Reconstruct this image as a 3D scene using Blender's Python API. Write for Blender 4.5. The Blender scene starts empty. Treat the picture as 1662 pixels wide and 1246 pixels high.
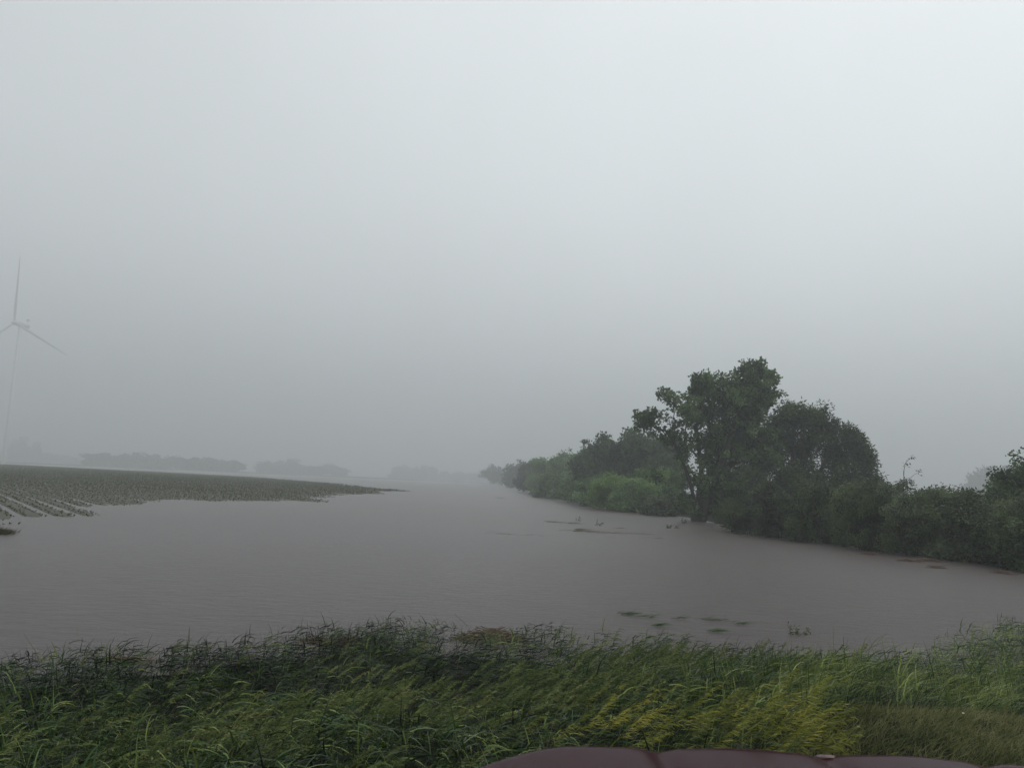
import bpy, math, random
import numpy as np
from mathutils import Matrix, Vector
SC = bpy.context.scene
COL = SC.collection
R = math.radians
FPX = 1280.0            # focal length in pixels of the 1662 px wide photograph
CAMZ = 3.0
PITCH, ROLL = R(7.08), R(2.52)

# ------------------------------------------------------------------ camera
fw = np.array([0, math.cos(PITCH), math.sin(PITCH)])
up0 = np.array([0, -math.sin(PITCH), math.cos(PITCH)])
rt0 = np.array([1.0, 0, 0])
rt = rt0 * math.cos(ROLL) + up0 * math.sin(ROLL)
upv = up0 * math.cos(ROLL) - rt0 * math.sin(ROLL)
cam = bpy.data.cameras.new('camera')
cam.sensor_width = 36; cam.lens = 36 * FPX / 1662
cam.clip_start = 0.05; cam.clip_end = 8000
cam.dof.use_dof = True; cam.dof.focus_distance = 40; cam.dof.aperture_fstop = 11
co = bpy.data.objects.new('camera', cam); COL.objects.link(co)
m = Matrix(((rt[0], upv[0], -fw[0], 0), (rt[1], upv[1], -fw[1], 0), (rt[2], upv[2], -fw[2], CAMZ), (0, 0, 0, 1)))
co.matrix_world = m
SC.camera = co

def ray(px, py):
    return rt * (px - 831) / FPX + upv * (623 - py) / FPX + fw
def at(px, py, z=0.0):                 # point of the level z seen at that place
    d = ray(px, py); t = (z - CAMZ) / d[2]
    return (d[0] * t, d[1] * t)
def far_at(px, py, Y):                 # point at depth Y
    d = ray(px, py); t = Y / d[1]
    return (d[0] * t, Y, CAMZ + d[2] * t)

# ------------------------------------------------------------------ sky, sun, exposure
SUN_EL, SUN_ROT = R(52), R(60)
w = bpy.data.worlds.new('World'); SC.world = w; w.use_nodes = True
nt = w.node_tree; N = nt.nodes; L = nt.links
for n in list(N): N.remove(n)
out = N.new('ShaderNodeOutputWorld')
sky = N.new('ShaderNodeTexSky'); sky.sky_type = 'NISHITA'; sky.sun_disc = False
sky.sun_elevation = SUN_EL; sky.sun_rotation = SUN_ROT; sky.dust_density = 6; sky.air_density = 1.0
hs = N.new('ShaderNodeHueSaturation'); hs.inputs['Saturation'].default_value = 0.25
b1 = N.new('ShaderNodeBackground'); b1.inputs[1].default_value = 0.05
L.new(sky.outputs[0], hs.inputs['Color']); L.new(hs.outputs[0], b1.inputs[0])
tc = N.new('ShaderNodeTexCoord'); sx = N.new('ShaderNodeSeparateXYZ'); L.new(tc.outputs['Generated'], sx.inputs[0])
rm = N.new('ShaderNodeValToRGB')          # rain cloud deck: darker low down, as overcast skies are
e = rm.color_ramp.elements
rm.color_ramp.interpolation = 'B_SPLINE'
e[0].position = 0.0; e[0].color = (.46, .49, .51, 1)
e[1].position = 1.0; e[1].color = (1.12, 1.16, 1.18, 1)
k = e.new(.12); k.color = (.81, .86, .88, 1)
k = e.new(.28); k.color = (.91, .965, .985, 1)
k = e.new(.52); k.color = (.82, .875, .895, 1)
L.new(sx.outputs['Z'], rm.inputs[0])
ns = N.new('ShaderNodeTexNoise'); ns.inputs['Scale'].default_value = 1.6; ns.inputs['Detail'].default_value = 3
L.new(tc.outputs['Generated'], ns.inputs['Vector'])
mr = N.new('ShaderNodeMapRange'); mr.inputs[1].default_value = .3; mr.inputs[2].default_value = .7
mr.inputs[3].default_value = .93; mr.inputs[4].default_value = 1.07
L.new(ns.outputs[0], mr.inputs[0])
mx = N.new('ShaderNodeMapRange'); mx.inputs[1].default_value = -1; mx.inputs[2].default_value = 1
mx.inputs[3].default_value = .70; mx.inputs[4].default_value = 1.15
L.new(sx.outputs['X'], mx.inputs[0])
mm = N.new('ShaderNodeMath'); mm.operation = 'MULTIPLY'; L.new(mr.outputs[0], mm.inputs[0]); L.new(mx.outputs[0], mm.inputs[1])
mg = N.new('ShaderNodeMath'); mg.operation = 'MULTIPLY'; mg.inputs[1].default_value = 1.22; L.new(mm.outputs[0], mg.inputs[0])
b2 = N.new('ShaderNodeBackground'); L.new(rm.outputs[0], b2.inputs[0]); L.new(mg.outputs[0], b2.inputs[1])
ad = N.new('ShaderNodeMixShader'); ad.inputs[0].default_value = .85
L.new(b1.outputs[0], ad.inputs[1]); L.new(b2.outputs[0], ad.inputs[2]); L.new(ad.outputs[0], out.inputs[0])

sun = bpy.data.lights.new('sun', 'SUN'); sun.energy = .65; sun.angle = R(30); sun.color = (1, .97, .93)
so = bpy.data.objects.new('sun', sun); COL.objects.link(so)
sd = Vector((math.sin(SUN_ROT) * math.cos(SUN_EL), math.cos(SUN_ROT) * math.cos(SUN_EL), math.sin(SUN_EL)))
so.rotation_euler = sd.to_track_quat('Z', 'Y').to_euler()
SC.view_settings.view_transform = 'Standard'; SC.view_settings.look = 'None'
SC.view_settings.exposure = 0.0; SC.view_settings.gamma = 1
cy = SC.cycles
cy.use_denoising = True; cy.denoiser = 'OPENIMAGEDENOISE'
cy.max_bounces = 8; cy.volume_bounces = 4; cy.diffuse_bounces = 3; cy.glossy_bounces = 2; cy.transmission_bounces = 3
cy.caustics_reflective = False; cy.caustics_refractive = False

# ------------------------------------------------------------------ helpers
def np_mesh(name, verts, faces, mats, tint=None, smooth=False, midx=None):
    """faces: array (n,4) quads or list of arrays of equal width"""
    me = bpy.data.meshes.new(name)
    verts = np.asarray(verts, dtype=np.float32)
    fl = faces if isinstance(faces, list) else [faces]
    fl = [np.asarray(f, dtype=np.int32) for f in fl if len(f)]
    nl = sum(f.size for f in fl); nf = sum(len(f) for f in fl)
    me.vertices.add(len(verts)); me.vertices.foreach_set('co', verts.ravel())
    me.loops.add(nl); me.loops.foreach_set('vertex_index', np.concatenate([f.ravel() for f in fl]))
    me.polygons.add(nf)
    sizes = np.concatenate([np.full(len(f), f.shape[1]) for f in fl])
    st = np.concatenate([[0], np.cumsum(sizes)[:-1]])
    me.polygons.foreach_set('loop_start', st.astype(np.int32))
    if smooth: me.polygons.foreach_set('use_smooth', np.ones(nf, dtype=bool))
    for mt in mats: me.materials.append(mt)
    if midx is not None: me.polygons.foreach_set('material_index', np.asarray(midx, dtype=np.int32))
    if tint is not None:
        a = me.attributes.new('tint', 'FLOAT', 'FACE'); a.data.foreach_set('value', np.asarray(tint, dtype=np.float32))
    me.update(calc_edges=True)
    return me

def link(name, me, parent=None, loc=(0, 0, 0)):
    o = bpy.data.objects.new(name, me); COL.objects.link(o)
    o.location = loc
    if parent: o.parent = parent
    return o
def tag(o, label=None, cat=None, group=None, kind=None):
    if label: o['label'] = label
    if cat: o['category'] = cat
    if group: o['group'] = group
    if kind: o['kind'] = kind
    return o
def empty(name, loc, rz=0):
    o = bpy.data.objects.new(name, None); COL.objects.link(o); o.location = loc; o.rotation_euler = (0, 0, rz)
    o.empty_display_size = .2
    return o
def copy_tree(root, loc, rz=0, scale=(1, 1, 1)):
    r = root.copy(); COL.objects.link(r); r.location = loc; r.rotation_euler = (0, 0, rz); r.scale = scale
    for ch in list(root.children):
        c = ch.copy(); COL.objects.link(c); c.parent = r
    return r

def mat(name, col, rough=.8, spec=.3):
    m = bpy.data.materials.new(name); m.use_nodes = True
    b = m.node_tree.nodes['Principled BSDF']
    b.inputs['Base Color'].default_value = (*col, 1); b.inputs['Roughness'].default_value = rough
    b.inputs['Specular IOR Level'].default_value = spec
    return m
def leaf_mat(name, cols, transl=.3, noise=.35, rough=.55, spec=.25):
    """cols: colours spread over the per-leaf tint 0..1; a low-frequency noise shifts whole clumps"""
    m = bpy.data.materials.new(name); m.use_nodes = True
    nt = m.node_tree; N = nt.nodes; L = nt.links
    b = N['Principled BSDF']; o = N['Material Output']
    at_ = N.new('ShaderNodeAttribute'); at_.attribute_name = 'tint'
    g = N.new('ShaderNodeNewGeometry')
    no = N.new('ShaderNodeTexNoise'); no.inputs['Scale'].default_value = noise; no.inputs['Detail'].default_value = 2
    L.new(g.outputs['Position'], no.inputs['Vector'])
    a = N.new('ShaderNodeMath'); a.operation = 'MULTIPLY_ADD'; a.inputs[1].default_value = 1.2; a.inputs[2].default_value = -.6
    L.new(no.outputs[0], a.inputs[0])
    oi = N.new('ShaderNodeObjectInfo'); a2 = N.new('ShaderNodeMath'); a2.operation = 'MULTIPLY_ADD'; a2.inputs[1].default_value = .56; L.new(oi.outputs['Random'], a2.inputs[0]); L.new(a.outputs[0], a2.inputs[2])
    s0 = N.new('ShaderNodeMath'); s0.operation = 'SUBTRACT'; s0.inputs[1].default_value = .28; L.new(a2.outputs[0], s0.inputs[0])
    s = N.new('ShaderNodeMath'); s.operation = 'ADD'; s.use_clamp = True
    L.new(s0.outputs[0], s.inputs[0]); L.new(at_.outputs['Fac'], s.inputs[1])
    r = N.new('ShaderNodeValToRGB'); e = r.color_ramp.elements
    e[0].color = (*cols[0], 1); e[1].color = (*cols[-1], 1)
    for i, c in enumerate(cols[1:-1]): k = e.new((i + 1) / (len(cols) - 1)); k.color = (*c, 1)
    L.new(s.outputs[0], r.inputs[0]); L.new(r.outputs[0], b.inputs['Base Color'])
    b.inputs['Roughness'].default_value = rough; b.inputs['Specular IOR Level'].default_value = spec
    t = N.new('ShaderNodeBsdfTranslucent'); L.new(r.outputs[0], t.inputs[0])
    mxs = N.new('ShaderNodeMixShader'); mxs.inputs[0].default_value = transl
    L.new(b.outputs[0], mxs.inputs[1]); L.new(t.outputs[0], mxs.inputs[2]); L.new(mxs.outputs[0], o.inputs[0])
    return m

# ------------------------------------------------------------------ the lie of the land
def interp(x, xs, ys): return np.interp(x, xs, ys)
def sstep(a, b, x):
    t = np.clip((x - a) / (b - a), 0, 1); return t * t * (3 - 2 * t)
SHX = [-60, -14, -7, -4, -1.5, 2, 6, 8.2, 11.5, 20, 60]
SHY = [8.5, 9.4, 10.6, 12.9, 14.6, 14.2, 12.9, 14.2, 17.3, 19, 24]
def shore_y(x): return interp(x, SHX, SHY)
def wob(x, y, s, k=0.0):
    return (np.sin(x / s + 1.3 + k) * np.sin(y / s * 1.13 + .7 + k) + .5 * np.sin(x / s * 2.3 + y / s * 1.7 + k) + .3 * np.sin(x / s * 4.9 - y / s * 4.1 + 2 * k)) / 1.8
RB = np.array([at(px, py) for px, py in [(842, 793), (858, 797), (960, 815), (1060, 833), (1130, 845), (1200, 867), (1320, 880), (1400, 893), (1520, 906), (1662, 926)]])
RB = np.vstack([[RB[0][0] + 2, 1100], [RB[0][0] - 4, 500], RB, [RB[-1][0] + 6, RB[-1][1] - 8], [RB[-1][0] + 40, RB[-1][1] - 14], [300, 14], [2600, 10]])
def polydist(P, X, Y):
    d = np.full(X.shape, 1e9)
    for a, b in zip(P[:-1], P[1:]):
        ab = b - a; t = np.clip(((X - a[0]) * ab[0] + (Y - a[1]) * ab[1]) / (ab @ ab), 0, 1)
        d = np.minimum(d, np.hypot(X - a[0] - t * ab[0], Y - a[1] - t * ab[1]))
    return d
def inpoly(P, X, Y):
    c = np.zeros(X.shape, bool); n = len(P)
    for i in range(n):
        x1, y1 = P[i]; x2, y2 = P[(i + 1) % n]
        if y1 == y2: continue
        cc = ((Y < y1) != (Y < y2)) & (X < (x2 - x1) * (Y - y1) / (y2 - y1) + x1)
        c ^= cc
    return c
def rbank(X, Y):                        # metres inland of the wooded bank, negative on the water side
    P = np.vstack([RB, [2600, 2650], [RB[0][0] - 4, 2650]])
    d = polydist(RB, X, Y)
    return np.where(inpoly(P, X, Y), d, -d)
def ground_h(X, Y):
    X = np.asarray(X, float); Y = np.asarray(Y, float)
    ys = shore_y(X); 
    yy = np.where(Y < 3.0, Y, 3.0 + (Y - 3.0) * 11.0 / (ys - 3.0))
    a = interp(yy, [2.2, 3.2, 4.2, 5.2, 8, 14, 16, 22], [1.30, 1.24, .92, .66, .36, -.02, -.16, -1.0])
    b = interp(yy, [2.2, 5.6, 7.4, 8.6, 10, 14, 16, 22], [1.30, 1.22, 1.14, .80, .5, -.02, -.16, -1.0])
    k = sstep(1.4, 3.6, X)
    h = a * (1 - k) + b * k + .05 * wob(X, Y, .9) * sstep(3, 5, Y) * (Y < ys + 6)
    rb = rbank(X, Y) - 1.3 + 1.1 * wob(X, Y, 2.3, 1.7)
    hr = np.clip(rb * .05, -1.0, .35)
    far = sstep(0, 1, (Y - 1000 - .45 * X) / 40) * sstep(60, -40, X - 30) * 1.4 - 1.0
    return np.maximum(np.maximum(h, hr), far)
FIELD = np.array([at(px, py) for px, py in [(-260, 880), (0, 841), (150, 838), (215, 826), (270, 815), (400, 811), (515, 815), (560, 804), (600, 801), (655, 797)]] +
                 [at(px, py) for px, py in [(560, 786.5), (420, 775), (200, 763), (0, 754), (-300, 740)]])
FIELD2 = np.array([at(px, py) for px, py in [(200, 761), (420, 771.2), (560, 780.2), (610, 782.6), (560, 776.6), (420, 769), (200, 758)]])
def field_s(X, Y):
    s = []
    for P in (FIELD, FIELD2):
        PP = np.vstack([P, P[:1]]); d = polydist(PP, X, Y)
        s.append(np.where(inpoly(P, X, Y), d, -d))
    return s
RD = math.atan2(-130 - 831, FPX)       # heading of the crop rows, from straight ahead
U = np.array([math.sin(RD), math.cos(RD)]); V = np.array([math.cos(RD), -math.sin(RD)])
ROW = .76
rs = np.random.RandomState(5); TRACK = np.minimum(rs.rand(4000), .89)
for _p in [(162, 834), (197, 831), (268, 820), (70, 838), (28, 836), (330, 812), (130, 835)]:
    _q = at(*_p); TRACK[int(math.floor((_q[0] * V[0] + _q[1] * V[1]) / ROW)) % 4000] = .99
def field_h(X, Y):
    s1, s2 = field_s(X, Y)
    v = X * V[0] + Y * V[1]
    r = v / ROW; idx = np.floor(r).astype(int) % 4000
    fr = r - np.floor(r)
    deep = np.where(TRACK[idx] > .90, .95, np.where(TRACK[idx] > .76, .4, .05))
    furrow = -(np.cos(fr * 2 * math.pi) * .5 + .5) ** 2 * .018 - np.exp(-((fr - .5) / .19) ** 2) * .16 * deep
    s1 = s1 + 2.5 * wob(X, Y, 9.0)
    h = np.where(s1 > 0, np.minimum(s1 * .0065, .25) + np.clip((s1 - 38) * .012, 0, .8), s1 * .03)
    h = h + .035 * wob(X, Y, 3.1) + furrow
    h2 = np.clip(s2 * .05, -.6, .5)
    return np.maximum(np.maximum(h, h2), -.7)

def hash_(v): return v

# ---- ground sheet
def spaced(a, lo, hi, n):
    t = np.linspace(math.asinh(lo / a), math.asinh(hi / a), n); return a * np.sinh(t)
gx = spaced(6.0, -2600, 2600, 350); gy = spaced(6.0, -150, 2600, 320)
X, Y = np.meshgrid(gx, gy); Z = ground_h(X, Y)
def grid_faces(nx, ny):
    i = np.arange(nx - 1)[None, :] + np.arange(ny - 1)[:, None] * nx
    return np.stack([i, i + 1, i + 1 + nx, i + nx], -1).reshape(-1, 4)
def ground_mat():
    m = mat('soil_and_short_grass', (.04, .045, .02), .95, .1)
    nt = m.node_tree; N = nt.nodes; L = nt.links; b = N['Principled BSDF']
    g = N.new('ShaderNodeNewGeometry'); n1 = N.new('ShaderNodeTexNoise'); n1.inputs['Scale'].default_value = 3; n1.inputs['Detail'].default_value = 6
    L.new(g.outputs['Position'], n1.inputs['Vector'])
    r = N.new('ShaderNodeValToRGB'); e = r.color_ramp.elements
    e[0].position = .3; e[0].color = (.007, .006, .004, 1); e[1].position = .7; e[1].color = (.014, .017, .007, 1)
    L.new(n1.outputs[0], r.inputs[0]); L.new(r.outputs[0], b.inputs['Base Color'])
    bp = N.new('ShaderNodeBump'); bp.inputs['Strength'].default_value = .6; bp.inputs['Distance'].default_value = .05
    L.new(n1.outputs[0], bp.inputs['Height']); L.new(bp.outputs[0], b.inputs['Normal'])
    return m
g = link('ground', np_mesh('ground', np.stack([X, Y, Z], -1).reshape(-1, 3), grid_faces(350, 320), [ground_mat()], smooth=True)); tag(g, kind='structure')

# ---- road the vehicle stands on
def road_mat():
    m = mat('wet_gravel_asphalt', (.06, .058, .055), .45, .5)
    nt = m.node_tree; N = nt.nodes; L = nt.links; b = N['Principled BSDF']
    g = N.new('ShaderNodeNewGeometry'); n1 = N.new('ShaderNodeTexNoise'); n1.inputs['Scale'].default_value = 60; n1.inputs['Detail'].default_value = 4
    L.new(g.outputs['Position'], n1.inputs['Vector'])
    r = N.new('ShaderNodeValToRGB'); e = r.color_ramp.elements
    e[0].position = .35; e[0].color = (.035, .034, .032, 1); e[1].position = .7; e[1].color = (.11, .105, .1, 1)
    L.new(n1.outputs[0], r.inputs[0]); L.new(r.outputs[0], b.inputs['Base Color'])
    bp = N.new('ShaderNodeBump'); bp.inputs['Strength'].default_value = .4; bp.inputs['Distance'].default_value = .01
    L.new(n1.outputs[0], bp.inputs['Height']); L.new(bp.outputs[0], b.inputs['Normal'])
    return m
xs = np.linspace(-120, 120, 2); ys_ = np.array([-7.0, -2.4, 2.1])
Xr, Yr = np.meshgrid(xs, ys_); Zr = np.where(Yr == -2.4, 1.40, 1.31)
tag(link('road', np_mesh('road', np.stack([Xr, Yr, Zr], -1).reshape(-1, 3), grid_faces(2, 3), [road_mat()])), kind='structure')

# ---- flood water
def water_mat():
    m = mat('muddy_flood_water', (.15, .128, .122), .28, .32)
    nt = m.node_tree; N = nt.nodes; L = nt.links; b = N['Principled BSDF']
    b.inputs['IOR'].default_value = 1.33
    g = N.new('ShaderNodeNewGeometry')
    n0 = N.new('ShaderNodeTexNoise'); n0.inputs['Scale'].default_value = .035; n0.inputs['Detail'].default_value = 3
    L.new(g.outputs['Position'], n0.inputs['Vector'])
    r = N.new('ShaderNodeValToRGB'); e = r.color_ramp.elements
    e[0].position = .3; e[0].color = (.094, .079, .076, 1); e[1].position = .7; e[1].color = (.114, .099, .097, 1)
    L.new(n0.outputs[0], r.inputs[0]); L.new(r.outputs[0], b.inputs['Base Color'])
    mp = N.new('ShaderNodeMapping'); mp.inputs['Rotation'].default_value = (0, 0, R(12)); mp.inputs['Scale'].default_value = (.8, 1.4, 1)
    L.new(g.outputs['Position'], mp.inputs[0])
    n1 = N.new('ShaderNodeTexNoise'); n1.inputs['Scale'].default_value = 2.4; n1.inputs['Detail'].default_value = 9; n1.inputs['Roughness'].default_value = .74
    L.new(mp.outputs[0], n1.inputs['Vector'])
    # silt streaks carried by the current
    mp2 = N.new('ShaderNodeMapping'); mp2.inputs['Rotation'].default_value = (0, 0, R(-8)); mp2.inputs['Scale'].default_value = (.35, 1.6, 1); L.new(g.outputs['Position'], mp2.inputs[0])
    n3 = N.new('ShaderNodeTexNoise'); n3.inputs['Scale'].default_value = 2.2; n3.inputs['Detail'].default_value = 10; n3.inputs['Roughness'].default_value = .8
    L.new(mp2.outputs[0], n3.inputs['Vector'])
    m3 = N.new('ShaderNodeMapRange'); m3.inputs[1].default_value = .25; m3.inputs[2].default_value = .75; m3.inputs[3].default_value = .55; m3.inputs[4].default_value = 1.45; L.new(n3.outputs[0], m3.inputs[0])
    vmul = N.new('ShaderNodeVectorMath'); vmul.operation = 'SCALE'; L.new(r.outputs[0], vmul.inputs[0]); L.new(m3.outputs[0], vmul.inputs['Scale']); L.new(vmul.outputs[0], b.inputs['Base Color'])
    vo = N.new('ShaderNodeTexVoronoi'); vo.inputs['Scale'].default_value = 16; L.new(g.outputs['Position'], vo.inputs['Vector'])   # rain pocks
    vm = N.new('ShaderNodeMapRange'); vm.inputs[1].default_value = 0; vm.inputs[2].default_value = .35; vm.inputs[3].default_value = 1; vm.inputs[4].default_value = 0
    L.new(vo.outputs[0], vm.inputs[0])
    add = N.new('ShaderNodeMath'); add.operation = 'MULTIPLY_ADD'; add.inputs[1].default_value = .12; L.new(vm.outputs[0], add.inputs[0]); L.new(n1.outputs[0], add.inputs[2])
    bp = N.new('ShaderNodeBump'); bp.inputs['Strength'].default_value = 1.0; bp.inputs['Distance'].default_value = .11
    L.new(add.outputs[0], bp.inputs['Height']); L.new(bp.outputs[0], b.inputs['Normal'])
    return m
wx = spaced(20, -2590, 2590, 120); wy = spaced(20, 3.5, 2590, 120)
X, Y = np.meshgrid(wx, wy)
tag(link('water', np_mesh('water', np.stack([X, Y, 0 * X], -1).reshape(-1, 3), grid_faces(120, 120), [water_mat()], smooth=True)), kind='structure')

# ---- crop field with its furrows (water stands in the lowest ones)
def field_mat():
    m = mat('wet_crop_soil', (.08, .07, .055), .7, .3)
    nt = m.node_tree; N = nt.nodes; L = nt.links; b = N['Principled BSDF']
    g = N.new('ShaderNodeNewGeometry'); n1 = N.new('ShaderNodeTexNoise'); n1.inputs['Scale'].default_value = 1.2; n1.inputs['Detail'].default_value = 8; n1.inputs['Roughness'].default_value = .75
    L.new(g.outputs['Position'], n1.inputs['Vector'])
    r = N.new('ShaderNodeValToRGB'); e = r.color_ramp.elements
    e[0].position = .38; e[0].color = (.040, .040, .026, 1); e[1].position = .62; e[1].color = (.072, .074, .048, 1)
    L.new(n1.outputs[0], r.inputs[0]); L.new(r.outputs[0], b.inputs['Base Color'])
    return m
def strip_grid(u0, u1, nu, v0, v1, nv, mtl, name):
    u = np.linspace(u0, u1, nu); v = np.linspace(v0, v1, nv)
    UU, VV = np.meshgrid(u, v); X = UU * U[0] + VV * V[0]; Y = UU * U[1] + VV * V[1]
    Z = field_h(X, Y)
    f = grid_faces(nu, nv); zz = Z.reshape(-1)
    keep = (zz[f] > -.12).any(1)
    return X, Y, Z, f[keep]
FU = FIELD @ U; FV = FIELD @ V
nv = int((FV.max() - FV.min() + 10) / .152); vb = FV.min() - 5
X, Y, Z, f = strip_grid(FU.min() - 5, FU.max() + 5, 190, vb, vb + nv * .152, nv, None, '')
print('field', FU.min(), FU.max(), FV.min(), FV.max(), nv, len(f))
tag(link('field', np_mesh('field', np.stack([X, Y, Z], -1).reshape(-1, 3), f, [field_mat()])), kind='structure')

# ------------------------------------------------------------------ crops: seedlings in rows
rs = np.random.RandomState(11)
def quads_leaves(C, D, W, n_, tint, mats, name, smooth=False):
    """diamond leaves: C base centre, D length vector, W half width vector"""
    P = np.stack([C, C + D * .45 + W, C + D, C + D * .45 - W], 1).reshape(-1, 3)
    F = np.arange(len(C) * 4).reshape(-1, 4)
    return np_mesh(name, P, F, mats, tint)
def crops():
    pts = []
    r0 = int(FV.min() / ROW) - 2; r1 = int(FV.max() / ROW) + 2
    for r in range(r0, r1):
        v = (r + 1.0) * ROW
        u = np.arange(FU.min(), FU.max(), .30)
        u = u + rs.rand(len(u)) * .4
        vv = v + rs.randn(len(u)) * .14
        pts.append(np.stack([u * U[0] + vv * V[0], u * U[1] + vv * V[1]], 1))
    P = np.concatenate(pts); d = P[:, 1]
    vis = (np.abs(P[:, 0]) < d * .74 + 4) & (P[:, 0] < 0)
    p = np.clip((95 / d) ** 1.5, .0, 1)
    P = P[vis & (rs.rand(len(P)) < p * .9) & (d < 420)]
    h = field_h(P[:, 0], P[:, 1]); k = h > -.008
    P = P[k]; h = h[k]; d = P[:, 1]
    if len(P) > 170000:
        s = rs.rand(len(P)) < 170000 / len(P); P = P[s]; h = h[s]; d = d[s]
    print('crops', len(P))
    Cs, Ds, Ws, T = [], [], [], []
    for j in range(3):
        a = rs.rand(len(P)) * 2 * math.pi
        ln = (.07 + .12 * rs.rand(len(P))) * np.clip(d / 75, 1, 3)
        dv = np.stack([np.cos(a) * .6 + .25, np.sin(a) * .6, .75 + 0 * a], 1) * ln[:, None]
        wv = np.stack([-np.sin(a), np.cos(a), 0 * a], 1) * (ln * .24)[:, None]
        Cs.append(np.stack([P[:, 0], P[:, 1], h - .01], 1)); Ds.append(dv); Ws.append(wv); T.append(rs.rand(len(P)))
    me = quads_leaves(np.concatenate(Cs), np.concatenate(Ds), np.concatenate(Ws), 0, np.concatenate(T),
                      [leaf_mat('seedling_green', [(.040, .045, .022), (.068, .074, .030), (.095, .10, .045)], .2, .15)], 'crop_seedlings')
    tag(link('crop_seedlings', me), 'rows of low young crop plants on the half flooded field', 'crops', kind='stuff')
crops()

# ------------------------------------------------------------------ trees
BARK = mat('wet_dark_bark', (.045, .038, .032), .9, .15)
LM = {
 'cottonwood': leaf_mat('cottonwood_leaf', [(.014, .030, .010), (.046, .090, .028), (.12, .195, .06)], .3, .5),
 'willow': leaf_mat('willow_leaf', [(.018, .036, .012), (.058, .098, .026), (.14, .19, .05)], .3, .4),
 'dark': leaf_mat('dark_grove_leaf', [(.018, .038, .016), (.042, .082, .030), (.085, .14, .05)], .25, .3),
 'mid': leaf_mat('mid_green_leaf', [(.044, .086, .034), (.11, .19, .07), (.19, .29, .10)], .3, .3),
 'light': leaf_mat('light_green_leaf', [(.055, .10, .035), (.13, .22, .06), (.22, .33, .10)], .35, .4),
 'shrub': leaf_mat('shrub_leaf', [(.012, .022, .008), (.048, .078, .024), (.13, .175, .06)], .28, .7),
 'shrub2': leaf_mat('shrub_leaf_grey', [(.020, .028, .015), (.062, .084, .042), (.14, .18, .09)], .28, .7),
 'far': leaf_mat('far_leaf', [(.02, .034, .018), (.032, .052, .026), (.05, .075, .035)], .25, .2),
}
def tubes(segs, sides=5):
    """segs: arrays A,B (n,3), ra, rb"""
    A, B, ra, rb = segs
    d = B - A; ln = np.linalg.norm(d, axis=1, keepdims=True) + 1e-9; d = d / ln
    ref = np.where(np.abs(d[:, 2:3]) > .9, np.array([[1.0, 0, 0]]), np.array([[0, 0, 1.0]]))
    u = np.cross(d, ref); u /= np.linalg.norm(u, axis=1, keepdims=True) + 1e-9; v = np.cross(d, u)
    a = np.arange(sides) * 2 * math.pi / sides
    ring = u[:, None, :] * np.cos(a)[None, :, None] + v[:, None, :] * np.sin(a)[None, :, None]
    P = np.concatenate([A[:, None, :] + ring * ra[:, None, None], (B + d * (rb[:, None] * .3))[:, None, :] + ring * rb[:, None, None]], 1)
    n = len(A); base = np.arange(n)[:, None] * 2 * sides
    i = np.arange(sides)[None, :]; j = (i + 1) % sides
    F = np.stack([base + i, base + j, base + j + sides, base + i + sides], -1).reshape(-1, 4)
    return P.reshape(-1, 3), F

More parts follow.
